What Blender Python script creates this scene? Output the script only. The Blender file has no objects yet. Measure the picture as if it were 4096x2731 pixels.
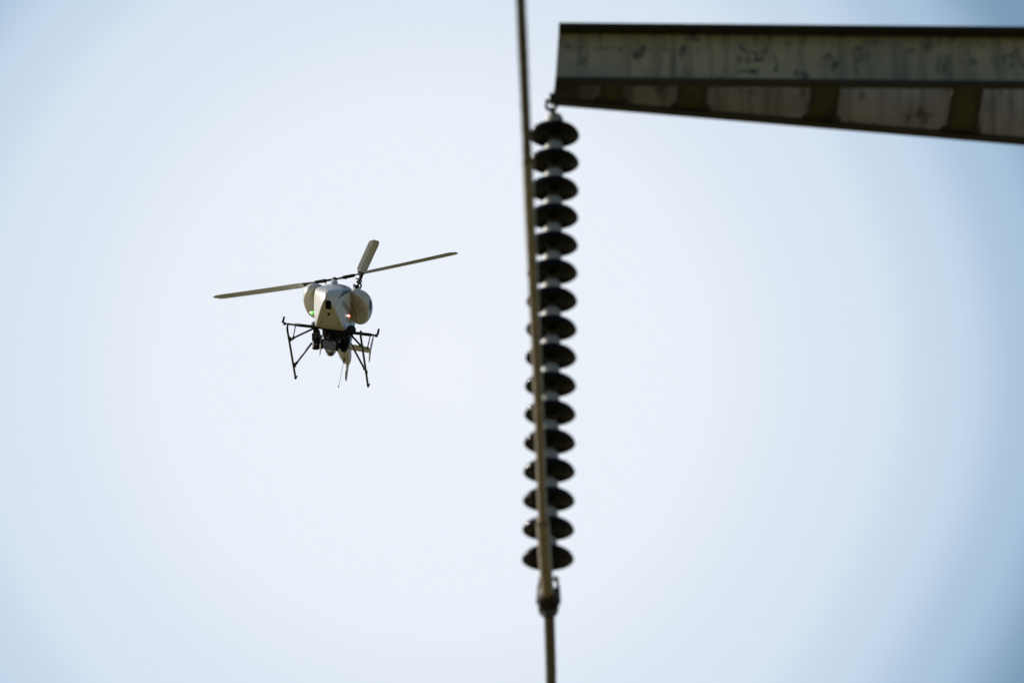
import bpy, bmesh, math, random
from mathutils import Vector, Matrix
from mathutils.bvhtree import BVHTree

# ---------------------------------------------------------------- camera, sky, sun, exposure
scene = bpy.context.scene
R = math.radians
FOCAL, ELEV, ROLL = 200.0, R(25.0), R(0.5)
CAM_LOC = Vector((0.0, 0.0, 1.7))
cr0, cu0 = Vector((1, 0, 0)), Vector((0, -math.sin(ELEV), math.cos(ELEV)))
cb = Vector((0, -math.cos(ELEV), -math.sin(ELEV)))            # points back at the photographer
cr = cr0 * math.cos(ROLL) + cu0 * math.sin(ROLL)
cu = cu0 * math.cos(ROLL) - cr0 * math.sin(ROLL)
camd = bpy.data.cameras.new('camera')
cam = bpy.data.objects.new('camera', camd)
scene.collection.objects.link(cam)
cam.matrix_world = Matrix(((cr.x, cu.x, cb.x, CAM_LOC.x), (cr.y, cu.y, cb.y, CAM_LOC.y), (cr.z, cu.z, cb.z, CAM_LOC.z), (0, 0, 0, 1)))
camd.lens = FOCAL; camd.sensor_width = 36.0; camd.clip_start = 0.1; camd.clip_end = 20000
camd.dof.use_dof = True; camd.dof.focus_distance = 65.0; camd.dof.aperture_fstop = 4.0
camd.dof.aperture_blades = 0
scene.camera = cam
KPX = 36.0 / 4096 / FOCAL

def ray(px, py):
    """Direction of a photograph pixel, unit depth along the view axis."""
    return cr * ((px - 2048) * KPX) + cu * ((1365.5 - py) * KPX) - cb
def P(px, py, depth):
    return CAM_LOC + ray(px, py) * depth
def on_plane(px, py, point, normal):
    d = ray(px, py)
    t = (point - CAM_LOC).dot(normal) / d.dot(normal)
    return CAM_LOC + d * t

SUN_AZ, SUN_EL = R(-62.0), R(31.0)                            # azimuth measured from +Y towards +X
sun_dir = Vector((math.sin(SUN_AZ) * math.cos(SUN_EL), math.cos(SUN_AZ) * math.cos(SUN_EL), math.sin(SUN_EL)))
sl = bpy.data.lights.new('sun', 'SUN'); sl.energy = 5.0; sl.angle = R(0.5); sl.color = (1.0, 0.93, 0.82)
so = bpy.data.objects.new('sun', sl); scene.collection.objects.link(so)
so.rotation_euler = sun_dir.to_track_quat('Z', 'Y').to_euler(); so.location = (-30, 5, 40)

world = bpy.data.worlds.new('World'); scene.world = world; world.use_nodes = True
wn, wl = world.node_tree.nodes, world.node_tree.links
wn.clear()
def N(t, **k):
    n = wn.new(t)
    for a, b in k.items(): setattr(n, a, b)
    return n
sky = N('ShaderNodeTexSky', sky_type='NISHITA'); sky.sun_disc = False
sky.sun_elevation = SUN_EL; sky.sun_rotation = SUN_AZ; sky.altitude = 400; sky.air_density = 1.1; sky.dust_density = 1.2; sky.ozone_density = 1.2
SKY_STRENGTH = 0.075
bgn = N('ShaderNodeBackground'); bgn.inputs['Strength'].default_value = SKY_STRENGTH
out = N('ShaderNodeOutputWorld')
tc = N('ShaderNodeTexCoord')
# a thin bright veil of high cloud, thickest round one direction and thinning away from it
veil_dir = ray(1740, 1480).normalized()
vm = N('ShaderNodeVectorMath', operation='DISTANCE'); vm.inputs[1].default_value = veil_dir
nz = N('ShaderNodeTexNoise'); nz.inputs['Scale'].default_value = 7.0; nz.inputs['Detail'].default_value = 2.0
nm = N('ShaderNodeMath', operation='MULTIPLY_ADD'); nm.inputs[1].default_value = 0.012; nm.inputs[2].default_value = -0.006
ad = N('ShaderNodeMath', operation='ADD')
rp = N('ShaderNodeValToRGB'); rp.color_ramp.interpolation = 'EASE'
mr = N('ShaderNodeMapRange'); mr.inputs['From Min'].default_value = 0.0; mr.inputs['From Max'].default_value = 0.16
els = rp.color_ramp.elements
VEIL = [(0.0, (0.855, 0.895, 0.96)), (0.25, (0.82, 0.875, 0.95)), (0.47, (0.69, 0.78, 0.89)), (0.56, (0.57, 0.69, 0.83)), (0.64, (0.41, 0.555, 0.725)), (0.74, (0.20, 0.33, 0.48)), (1.0, (0.11, 0.20, 0.32))]
while len(els) < len(VEIL): els.new(0.5)
for e, (p, c) in zip(els, VEIL):
    e.position = p; e.color = (*c, 1)
gain = N('ShaderNodeVectorMath', operation='SCALE'); gain.inputs['Scale'].default_value = 1.0 / SKY_STRENGTH
mx = N('ShaderNodeMix', data_type='RGBA')
fr = N('ShaderNodeMapRange'); fr.inputs['From Min'].default_value = 0.12; fr.inputs['From Max'].default_value = 0.40
fr.inputs['To Min'].default_value = 1.0; fr.inputs['To Max'].default_value = 0.0
wl.new(tc.outputs['Generated'], vm.inputs[0]); wl.new(tc.outputs['Generated'], nz.inputs['Vector'])
wl.new(nz.outputs['Fac'], nm.inputs[0]); wl.new(vm.outputs['Value'], ad.inputs[0]); wl.new(nm.outputs[0], ad.inputs[1])
wl.new(ad.outputs[0], mr.inputs['Value']); wl.new(mr.outputs[0], rp.inputs['Fac'])
wl.new(rp.outputs['Color'], gain.inputs[0])
wl.new(vm.outputs['Value'], fr.inputs['Value']); wl.new(fr.outputs[0], mx.inputs['Factor'])
wl.new(sky.outputs['Color'], mx.inputs[6]); wl.new(gain.outputs['Vector'], mx.inputs[7])
wl.new(mx.outputs[2], bgn.inputs['Color']); wl.new(bgn.outputs[0], out.inputs[0])

vs = scene.view_settings
vs.view_transform = 'Standard'; vs.look = 'None'; vs.exposure = 0.0; vs.gamma = 1.0; vs.use_curve_mapping = False

# ---------------------------------------------------------------- helpers
C = scene.collection
def tag(o, label=None, cat=None, group=None, kind=None):
    for k, v in (('label', label), ('category', cat), ('group', group), ('kind', kind)):
        if v: o[k] = v
    return o
def empty(name, mw):
    o = bpy.data.objects.new(name, None); C.objects.link(o); o.matrix_world = mw; o.empty_display_size = 0.2
    return o
def link(name, bm, mat, parent=None, smooth=True, origin=None):
    """bm is in the parent's local space (or the world); the object's own origin goes to `origin`."""
    bmesh.ops.recalc_face_normals(bm, faces=bm.faces[:])
    if origin is not None: bmesh.ops.translate(bm, verts=bm.verts[:], vec=-Vector(origin))
    me = bpy.data.meshes.new(name); bm.to_mesh(me); bm.free()
    for p in me.polygons: p.use_smooth = smooth
    me.materials.append(mat)
    o = bpy.data.objects.new(name, me); C.objects.link(o)
    if origin is not None: o.location = origin
    if parent: o.parent = parent
    return o
def auto_smooth(o, ang=35):
    me = o.data
    bm = bmesh.new(); bm.from_mesh(me)
    for e in bm.edges:
        if len(e.link_faces) == 2 and e.calc_face_angle(0) > R(ang): e.smooth = False
    bm.to_mesh(me); bm.free()
    return o
def add_tube(bm, pts, rad, seg=14, cap=True):
    pts = [Vector(p) for p in pts]
    rads = rad if isinstance(rad, (list, tuple)) else [rad] * len(pts)
    t0 = (pts[1] - pts[0]).normalized()
    n = t0.orthogonal().normalized()
    rings = []
    for i, p in enumerate(pts):
        if i == 0: t = pts[1] - pts[0]
        elif i == len(pts) - 1: t = pts[-1] - pts[-2]
        else: t = (pts[i + 1] - pts[i]).normalized() + (pts[i] - pts[i - 1]).normalized()
        t.normalize()
        n = (n - t * n.dot(t)).normalized(); b = t.cross(n)
        rings.append([bm.verts.new(p + (n * math.cos(2 * math.pi * k / seg) + b * math.sin(2 * math.pi * k / seg)) * rads[i]) for k in range(seg)])
    for a, c in zip(rings, rings[1:]):
        for k in range(seg):
            bm.faces.new((a[k], a[(k + 1) % seg], c[(k + 1) % seg], c[k]))
    if cap:
        bm.faces.new(rings[0][::-1]); bm.faces.new(rings[-1])
    return bm
def tube(pts, rad, seg=14): return add_tube(bmesh.new(), pts, rad, seg)
def curve_pts(pts, n=8):
    """Catmull-Rom through pts."""
    pts = [Vector(p) for p in pts]
    P_ = [pts[0] * 2 - pts[1]] + pts + [pts[-1] * 2 - pts[-2]]
    o = []
    for i in range(1, len(P_) - 2):
        a, b, c, d = P_[i - 1:i + 3]
        for k in range(n):
            t = k / n
            o.append(0.5 * ((2 * b) + (c - a) * t + (2 * a - 5 * b + 4 * c - d) * t * t + (3 * b - a - 3 * c + d) * t ** 3))
    return o + [pts[-1]]
def add_box(bm, c, s, rot=None, bevel=0.0):
    r = bmesh.ops.create_cube(bm, size=1.0)
    vs_ = r['verts']
    bmesh.ops.scale(bm, verts=vs_, vec=s)
    if bevel:
        es = list({e for v in vs_ for e in v.link_edges})
        rb = bmesh.ops.bevel(bm, geom=es, offset=bevel, segments=2, affect='EDGES', profile=0.5)
        vs_ = list({v for f in rb['faces'] for v in f.verts} | {v for v in vs_ if v.is_valid})
    if rot is not None: bmesh.ops.rotate(bm, verts=vs_, cent=(0, 0, 0), matrix=rot)
    bmesh.ops.translate(bm, verts=vs_, vec=c)
    return bm
def box(c, s, rot=None, bevel=0.003): return add_box(bmesh.new(), c, s, rot, bevel)
def add_lathe(bm, prof, axis_o, axis, seg=40, close=False):
    """prof = [(radius, height along the axis)]"""
    axis = Vector(axis).normalized(); n = axis.orthogonal().normalized(); b = axis.cross(n); o = Vector(axis_o)
    rings = []
    for r, h in prof:
        if r < 1e-6: rings.append([bm.verts.new(o + axis * h)])
        else: rings.append([bm.verts.new(o + axis * h + (n * math.cos(2 * math.pi * k / seg) + b * math.sin(2 * math.pi * k / seg)) * r) for k in range(seg)])
    for A, B in zip(rings, rings[1:]):
        for k in range(seg):
            k2 = (k + 1) % seg
            if len(A) == 1 and len(B) == 1: continue
            if len(A) == 1: bm.faces.new((A[0], B[k], B[k2]))
            elif len(B) == 1: bm.faces.new((A[k], A[k2], B[0]))
            else: bm.faces.new((A[k], A[k2], B[k2], B[k]))
    return bm
def lathe(prof, o, axis, seg=40): return add_lathe(bmesh.new(), prof, o, axis, seg)
def add_prism(bm, pts, vec):
    a = [bm.verts.new(p) for p in pts]; b = [bm.verts.new(Vector(p) + Vector(vec)) for p in pts]
    bm.faces.new(a[::-1]); bm.faces.new(b)
    for i in range(len(a)):
        j = (i + 1) % len(a); bm.faces.new((a[i], a[j], b[j], b[i]))
    return bm

# ---------------------------------------------------------------- materials
def mat(name, col, rough=0.5, metal=0.0, noise=None, spec=0.5, bump=0.0, coat=0.0, nscale=8.0, stretch=(1, 1, 1), emit=None, estr=0.0):
    m = bpy.data.materials.new(name); m.use_nodes = True
    nt = m.node_tree; b = nt.nodes['Principled BSDF']
    b.inputs['Base Color'].default_value = (*col, 1); b.inputs['Roughness'].default_value = rough
    b.inputs['Metallic'].default_value = metal; b.inputs['Specular IOR Level'].default_value = spec
    b.inputs['Coat Weight'].default_value = coat; b.inputs['Coat Roughness'].default_value = 0.08
    if emit: b.inputs['Emission Color'].default_value = (*emit, 1); b.inputs['Emission Strength'].default_value = estr
    if noise:
        t = nt.nodes.new('ShaderNodeTexCoord'); mp = nt.nodes.new('ShaderNodeMapping'); mp.inputs['Scale'].default_value = stretch
        n = nt.nodes.new('ShaderNodeTexNoise'); n.inputs['Scale'].default_value = nscale; n.inputs['Detail'].default_value = 6.0; n.inputs['Roughness'].default_value = 0.62
        r = nt.nodes.new('ShaderNodeValToRGB'); r.color_ramp.elements[0].position = 0.36; r.color_ramp.elements[1].position = 0.66
        r.color_ramp.elements[0].color = (*noise, 1); r.color_ramp.elements[1].color = (*col, 1)
        nt.links.new(t.outputs['Object'], mp.inputs['Vector']); nt.links.new(mp.outputs[0], n.inputs['Vector'])
        nt.links.new(n.outputs['Fac'], r.inputs['Fac']); nt.links.new(r.outputs['Color'], b.inputs['Base Color'])
        if bump:
            bp = nt.nodes.new('ShaderNodeBump'); bp.inputs['Strength'].default_value = bump; bp.inputs['Distance'].default_value = 0.01
            nt.links.new(n.outputs['Fac'], bp.inputs['Height']); nt.links.new(bp.outputs[0], b.inputs['Normal'])
    return m
M_white = mat('white_paint', (0.80, 0.785, 0.73), 0.32, noise=(0.72, 0.70, 0.64), nscale=3.0, coat=0.3)
M_pod = mat('pod_white_paint', (0.78, 0.76, 0.69), 0.3, noise=(0.68, 0.65, 0.57), nscale=4.0, coat=0.3)
M_black = mat('black_plastic', (0.008, 0.008, 0.009), 0.5, noise=(0.014, 0.014, 0.014), nscale=30, spec=0.22)
M_hole = mat('dark_opening', (0.003, 0.003, 0.003), 0.8, noise=(0.005, 0.005, 0.005), nscale=30, spec=0.1)
M_carbon = mat('carbon_tube', (0.018, 0.014, 0.012), 0.38, noise=(0.03, 0.024, 0.02), nscale=25)
M_strut = mat('strut_tube', (0.085, 0.07, 0.06), 0.4, noise=(0.05, 0.04, 0.035), nscale=30)
M_steel = mat('bright_steel', (0.6, 0.57, 0.52), 0.28, metal=0.9, noise=(0.45, 0.42, 0.38), nscale=30)
M_gimbal = mat('gimbal_grey', (0.34, 0.36, 0.37), 0.4, noise=(0.27, 0.29, 0.30), nscale=14)
M_blade = mat('blade_paint', (0.74, 0.75, 0.76), 0.45, noise=(0.66, 0.67, 0.68), nscale=5)
M_root = mat('blade_root_bronze', (0.075, 0.058, 0.045), 0.45, noise=(0.045, 0.035, 0.03), nscale=30)
M_lens = mat('lens_glass', (0.004, 0.004, 0.005), 0.12, noise=(0.006, 0.006, 0.008), nscale=5, coat=0.5)
M_pink = mat('sensor_window', (0.20, 0.10, 0.08), 0.15, noise=(0.15, 0.07, 0.06), nscale=20)
M_text = mat('red_lettering', (0.34, 0.06, 0.07), 0.5, noise=(0.28, 0.05, 0.06), nscale=30)
M_dred = mat('dark_red_sticker', (0.10, 0.015, 0.02), 0.5, noise=(0.07, 0.01, 0.015), nscale=30)
M_blue = mat('emblem_blue', (0.045, 0.055, 0.13), 0.4, noise=(0.035, 0.045, 0.10), nscale=30)
M_emb2 = mat('emblem_pale', (0.30, 0.31, 0.38), 0.4, noise=(0.24, 0.25, 0.32), nscale=30)
M_seam = mat('panel_gap', (0.03, 0.025, 0.015), 0.7, noise=(0.05, 0.04, 0.025), nscale=30)
M_green = mat('green_lamp', (0.05, 0.6, 0.05), 0.3, noise=(0.04, 0.5, 0.04), nscale=10, emit=(0.10, 1.0, 0.06), estr=2.4)
M_red = mat('red_lamp', (0.6, 0.03, 0.03), 0.3, noise=(0.5, 0.02, 0.02), nscale=10, emit=(1.0, 0.04, 0.03), estr=2.0)
M_core = mat('lamp_core', (1, 1, 1), 0.3, noise=(0.95, 0.95, 0.95), nscale=10, emit=(1, 1, 1), estr=4.0)
M_label = mat('yellowed_label', (0.36, 0.33, 0.22), 0.5, noise=(0.24, 0.22, 0.15), nscale=40)
M_cable = mat('black_cable', (0.012, 0.012, 0.013), 0.35, noise=(0.02, 0.02, 0.02), nscale=30)
M_gcable = mat('grey_cable', (0.30, 0.29, 0.27), 0.35, noise=(0.22, 0.21, 0.2), nscale=30)
M_glaze = mat('brown_glaze', (0.003, 0.0015, 0.0013), 0.15, noise=(0.002, 0.001, 0.0008), nscale=9, spec=0.24)
M_cap = mat('galvanised_cap', (0.52, 0.52, 0.49), 0.45, metal=0.1, noise=(0.40, 0.39, 0.35), nscale=30, bump=0.2)
M_fit = mat('dark_fitting', (0.03, 0.028, 0.022), 0.5, metal=0.2, noise=(0.015, 0.014, 0.011), nscale=25, bump=0.3)
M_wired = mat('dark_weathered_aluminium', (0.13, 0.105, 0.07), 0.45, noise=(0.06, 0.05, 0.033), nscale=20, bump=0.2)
M_wire = mat('weathered_aluminium', (0.42, 0.35, 0.245), 0.45, metal=0.0, noise=(0.24, 0.195, 0.13), nscale=20, bump=0.2)

def steel_web(name, a, b, c, seed):
    """Weathered painted steel: broad patches, vertical runs, dark scuffs."""
    m = bpy.data.materials.new(name); m.use_nodes = True
    nt = m.node_tree; bs = nt.nodes['Principled BSDF']; bs.inputs['Roughness'].default_value = 0.62
    t = nt.nodes.new('ShaderNodeTexCoord')
    def noise(scale, st, det=5):
        mp = nt.nodes.new('ShaderNodeMapping'); mp.inputs['Scale'].default_value = st; mp.inputs['Location'].default_value = (seed, seed * 2, 0)
        n = nt.nodes.new('ShaderNodeTexNoise'); n.inputs['Scale'].default_value = scale; n.inputs['Detail'].default_value = det; n.inputs['Roughness'].default_value = 0.6
        nt.links.new(t.outputs['Object'], mp.inputs[0]); nt.links.new(mp.outputs[0], n.inputs['Vector']); return n
    def ramp(n, p0, p1):
        r = nt.nodes.new('ShaderNodeMapRange'); r.interpolation_type = 'SMOOTHSTEP'
        r.inputs['From Min'].default_value = p0; r.inputs['From Max'].default_value = p1
        nt.links.new(n.outputs['Fac'], r.inputs['Value']); return r
    def mix(f, x, y):
        k = nt.nodes.new('ShaderNodeMix'); k.data_type = 'RGBA'
        nt.links.new(f.outputs[0], k.inputs['Factor'])
        for s, v in ((6, x), (7, y)):
            if isinstance(v, tuple): k.inputs[s].default_value = (*v, 1)
            else: nt.links.new(v.outputs[2], k.inputs[s])
        return k
    m1 = mix(ramp(noise(2.2, (1, 1, 1.6)), 0.38, 0.62), a, b)
    m2 = mix(ramp(noise(13, (1, 1, 0.10)), 0.44, 0.72), m1, c)
    m3 = mix(ramp(noise(9, (1.0, 1, 0.7), 3), 0.56, 0.72), m2, tuple(v * 0.6 for v in c))
    nt.links.new(m3.outputs[2], bs.inputs['Base Color'])
    return m
M_webf = steel_web('olive_weathered_steel', (0.42, 0.38, 0.235), (0.33, 0.31, 0.22), (0.16, 0.15, 0.11), 3.1)
M_webr = steel_web('brown_weathered_steel', (0.38, 0.335, 0.27), (0.29, 0.265, 0.22), (0.18, 0.145, 0.10), 11.7)
M_flange = steel_web('shade_dark_steel', (0.03, 0.027, 0.016), (0.022, 0.02, 0.013), (0.016, 0.014, 0.009), 5.0)  # shade of the flange undersides put into the steel colour
M_batten = steel_web('batten_steel', (0.085, 0.068, 0.03), (0.06, 0.05, 0.025), (0.03, 0.026, 0.014), 8.0)
M_mark = mat('paint_scrawl', (0.13, 0.135, 0.115), 0.7, noise=(0.26, 0.255, 0.18), nscale=25)

# ---------------------------------------------------------------- ground
gm = bpy.data.materials.new('dry_field'); gm.use_nodes = True
gnt = gm.node_tree; gb = gnt.nodes['Principled BSDF']; gb.inputs['Roughness'].default_value = 0.9
gt = gnt.nodes.new('ShaderNodeTexCoord'); g1 = gnt.nodes.new('ShaderNodeTexNoise'); g1.inputs['Scale'].default_value = 0.05; g1.inputs['Detail'].default_value = 10
gr = gnt.nodes.new('ShaderNodeValToRGB'); gr.color_ramp.elements[0].color = (0.066, 0.058, 0.010, 1); gr.color_ramp.elements[1].color = (0.098, 0.084, 0.017, 1)
gnt.links.new(gt.outputs['Object'], g1.inputs['Vector']); gnt.links.new(g1.outputs['Fac'], gr.inputs['Fac']); gnt.links.new(gr.outputs['Color'], gb.inputs['Base Color'])
bm = bmesh.new(); rnd = random.Random(4)
NG = 60
gv = [[None] * (NG + 1) for _ in range(NG + 1)]
for i in range(NG + 1):
    for j in range(NG + 1):
        a, b = (i / NG * 2 - 1), (j / NG * 2 - 1)
        x, y = math.copysign(abs(a) ** 2.2, a) * 6000, math.copysign(abs(b) ** 2.2, b) * 6000
        gv[i][j] = bm.verts.new((x, y, 0.25 * math.sin(x * 0.04) * math.cos(y * 0.05)))
for i in range(NG):
    for j in range(NG): bm.faces.new((gv[i][j], gv[i + 1][j], gv[i + 1][j + 1], gv[i][j + 1]))
tag(link('ground', bm, gm), kind='structure')

# ---------------------------------------------------------------- power pylon with its crossarm
D0 = 30.7
tip = P(2212, 428, D0)                                          # where the insulator string hangs
yf = tip.y - 0.125                                              # front channel's web
Yn = Vector((0, 1, 0))
zb = on_plane(2218, 338, Vector((0, yf, 0)), Yn).z
zt = on_plane(2237, 89, Vector((0, yf - 0.10, 0)), Yn).z
xl_b = on_plane(2220, 318, Vector((0, yf, 0)), Yn).x
xl_t = on_plane(2235, 96, Vector((0, yf, 0)), Yn).x
H = zt - zb
LEN = 8.0
pyl_x = tip.x + LEN
pylon = empty('power_pylon', Matrix.Translation((pyl_x, tip.y, 0)))
tag(pylon, 'steel power pylon with a tapering crossarm of weathered olive channels reaching in from the right', 'pylon')
off = Vector((pyl_x, tip.y, 0))
def W(p): return Vector(p) - off
def channel(x0t, x0b, y0, x1, y1, side, H=H):
    """side -1: flanges point to -Y; +1: to +Y. Web and flanges returned as separate meshes."""
    tw, tf, fw, fwb = 0.012, 0.018, 0.095, 0.055
    s = side
    web, fl = bmesh.new(), bmesh.new()
    for (bmx, prof) in ((web, [(0, tf), (0, H - tf), (-s * tw, H - tf), (-s * tw, tf)]),
                        (fl, [(-s * tw - s * 0.002, 0), (s * fwb, 0), (s * fwb, tf), (-s * tw - s * 0.002, tf)]),
                        (fl, [(-s * tw - s * 0.002, H - tf), (s * fw, H - tf), (s * fw, H), (-s * tw - s * 0.002, H)])):
        A = [bmx.verts.new(W((x0b + (x0t - x0b) * z / H, y0 + y, zb + z))) for y, z in prof]
        B = [bmx.verts.new(W((x1, y1 + y, zb + z))) for y, z in prof]
        bmx.faces.new(A[::-1]); bmx.faces.new(B)
        for i in range(4):
            j = (i + 1) % 4; bmx.faces.new((A[i], A[j], B[j], B[i]))
    return web, fl
yr0 = tip.y + 0.070
GAPR = 0.66 - 0.24
slope_r = 0.165
w, f = channel(xl_t, xl_b, yf, pyl_x - 0.45, yf, -1)
o = link('crossarm_channel', w, M_webf, pylon, False); tag(o, 'front olive grey channel with scuffed web')
link('flange', f, M_flange, o, False)
w, f = channel(xl_t + 0.02, xl_b - 0.012, yr0, pyl_x - 0.45, yr0 + slope_r * (pyl_x - 0.45 - xl_b), 1, H + 0.08)
o = link('crossarm_channel', w, M_webr, pylon, False); tag(o, 'rear brownish channel seen from below')
link('flange', f, M_flange, o, False)
def yr(x): return yr0 + slope_r * (x - xl_b)
def batten(px0, px1):
    x0 = on_plane(px0, 370, Vector((0, 0, zb)), Vector((0, 0, 1))).x
    x1 = on_plane(px1, 370, Vector((0, 0, zb)), Vector((0, 0, 1))).x
    ya = yf + 0.015
    for za, zz in ((0.020, 0.030), (H - 0.05, H - 0.04)):  # upper plate is unseen, added to block sun between the channels
        b = bmesh.new()
        v = [b.verts.new(W((x, y, zb + z))) for z in (za, zz) for (x, y) in ((x0, ya), (x1, ya), (x1, yr(x1) - 0.016), (x0, yr(x0) - 0.016))]
        for q in ((3, 2, 1, 0), (4, 5, 6, 7), (0, 1, 5, 4), (1, 2, 6, 5), (2, 3, 7, 6), (3, 0, 4, 7)): b.faces.new([v[i] for i in q])
        o = link('batten_or_shade_plate', b, M_batten, pylon, False)
        if za > 0.1: continue
        # pressed central rib and edge ribs under the plate, corner gussets where it meets the rear channel
        for k, (fr_, wd) in enumerate(((0.04, 0.020), (0.96, 0.020))):
            b = bmesh.new(); xm = x0 + (x1 - x0) * fr_
            add_prism(b, [W((xm - wd / 2, ya + 0.01, zb + 0.006)), W((xm + wd / 2, ya + 0.01, zb + 0.006)), W((xm + wd / 2, yr(xm) - 0.03, zb + 0.006)), W((xm - wd / 2, yr(xm) - 0.03, zb + 0.006))], (0, 0, 0.013))
            link('rib', b, M_flange, o, False)
        for xg, sg in ((x0, -1), (x1, 1)):
            b = bmesh.new(); yy = yr(xg) - 0.017
            add_prism(b, [W((xg + sg * 0.001, yy, zb + 0.021)), W((xg + sg * 0.035, yy, zb + 0.021)), W((xg + sg * 0.001, yy - 0.05, zb + 0.021))], (0, 0, 0.008))
            link('gusset', b, M_flange, o, False)
battens = [(2405, 2492), (2712, 2828), (3245, 3357), (3810, 3932), (4400, 4520), (5000, 5120), (5640, 5760), (6300, 6420)]
for a, b in battens: batten(a, b)
# tip gusset closing the underside, and end plate
b = bmesh.new()
add_prism(b, [W((xl_b + 0.004, yf + 0.015, zb + 0.004)), W((xl_b + 0.11, yf + 0.015, zb + 0.004)), W((xl_b + 0.11, yr(xl_b + 0.11) - 0.016, zb + 0.004)), W((xl_b + 0.004, yr0 - 0.016, zb + 0.004))], (0, 0, 0.012))
link('tip_plate', b, M_flange, pylon, False)
b = bmesh.new()
add_prism(b, [W((xl_b + 0.03, yf + 0.014, zb + 0.03)), W((xl_b + 0.03, yr0 - 0.014, zb + 0.03)), W((xl_t + 0.03, yr0 - 0.014, zt - 0.03)), W((xl_t + 0.03, yf + 0.014, zt - 0.03))], (0.012, 0, 0))
link('end_plate', b, M_batten, pylon, False)
# bolts on the front web near the tip and battens
# faded hand-painted scrawls and scuffs on the front web
def web_mark(polys):
    b = bmesh.new()
    for pl in polys:
        pts = [on_plane(x, y, Vector((0, yf - 0.0015, 0)), Yn) for x, y in pl]
        f0 = b.faces.new([b.verts.new(W(p)) for p in pts])
    return b
def stroke(p0, p1, w):
    d = Vector((p1[0] - p0[0], p1[1] - p0[1])); d.normalize(); n = Vector((-d.y, d.x)) * w / 2
    return [(p0[0] + n.x, p0[1] + n.y), (p1[0] + n.x, p1[1] + n.y), (p1[0] - n.x, p1[1] - n.y), (p0[0] - n.x, p0[1] - n.y)]
marks1 = [stroke((2962, 178), (2972, 208), 16), stroke((2975, 205), (3020, 212), 9), stroke((3022, 206), (3026, 244), 16), stroke((3046, 202), (3048, 248), 13),
          stroke((2955, 225), (2962, 250), 18), stroke((2975, 248), (3050, 240), 9), stroke((2990, 222), (2992, 246), 10),
          stroke((2950, 288), (3040, 281), 13), stroke((3000, 284), (3030, 296), 14)]
marks2 = [stroke((3094, 215), (3106, 245), 9), stroke((3110, 250), (3098, 286), 13), stroke((3096, 286), (3116, 276), 8)]
marks3 = [stroke((3756, 222), (3748, 290), 13), stroke((3790, 224), (3778, 296), 27), stroke((3700, 190), (3716, 150), 7), stroke((3754, 182), (3758, 150), 7),
          stroke((3840, 236), (3856, 260), 12), stroke((3880, 262), (3893, 232), 20), stroke((3900, 240), (3905, 262), 16), stroke((3842, 190), (3848, 155), 6),
          stroke((3985, 222), (3990, 258), 11), stroke((4008, 224), (4060, 218), 10), stroke((4016, 226), (4022, 256), 12), stroke((4050, 222), (4052, 258), 12), stroke((4072, 190), (4076, 262), 10), stroke((3960, 250), (3984, 250), 8),
          stroke((3930, 190), (3940, 170), 7)]
marks4 = [stroke((2333, 160), (2316, 235), 12), stroke((2316, 235), (2308, 268), 8), stroke((3620, 205), (3662, 206), 12), stroke((3645, 190), (3655, 204), 10), stroke((2370, 200), (2460, 190), 6),
          stroke((2740, 155), (2800, 160), 16), stroke((2786, 200), (2800, 205), 12)]
for ms in (marks1, marks2, marks3, marks4):
    for pl in ms: link('painted_mark', web_mark([pl]), M_mark, pylon, False)
# the tubular mast the arm is bolted to (outside the picture)
prof = [(0.02, zt + 2.2), (0.30, zt + 2.2), (0.50, 6.0), (0.62, 0.4), (0.62, 0.0)]
link('mast', lathe(prof, (0, 0.35, 0), (0, 0, 1), 24), M_webf, pylon, True)
b = bmesh.new(); add_box(b, W((pyl_x - 0.40, tip.y + 0.5, (zb + zt) / 2)), (0.12, 1.6, H * 0.95))
link('bracket', b, M_flange, pylon, False)

# ---------------------------------------------------------------- insulator string
SP = 0.1652
top_disc = P(2217, 540, D0 + 0.02)                               # middle of the rim of the top disc
strg = empty('insulator_string', Matrix.Translation(tip))
tag(strg, 'long hanging string of sixteen dark glazed insulator discs between crossarm tip and wire clamp', 'insulator')
d_top = top_disc - tip
ND = 16
shed_prof = [(0.012, 0.052), (0.046, 0.052), (0.062, 0.050), (0.082, 0.044), (0.096, 0.0375), (0.106, 0.031), (0.114, 0.0235), (0.1205, 0.0145), (0.125, 0.005), (0.1272, -0.002), (0.1275, -0.006), (0.126, -0.009), (0.122, -0.0125), (0.1175, -0.011), (0.114, -0.006),
             (0.106, 0.004), (0.099, 0.006), (0.096, -0.016), (0.091, -0.018), (0.086, 0.006), (0.074, 0.008), (0.071, -0.014), (0.066, -0.016), (0.061, 0.010), (0.048, 0.012), (0.042, -0.006), (0.030, -0.006), (0.012, -0.002)]
cap_prof = [(0.0, 0.122), (0.024, 0.122), (0.037, 0.115), (0.044, 0.102), (0.047, 0.084), (0.051, 0.072), (0.054, 0.060), (0.056, 0.0535), (0.0, 0.0535)]
pin_prof = [(0.0, -0.006), (0.026, -0.007), (0.027, -0.018), (0.014, -0.024), (0.012, -0.048), (0.017, -0.052), (0.017, -0.058), (0.0, -0.060)]
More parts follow.
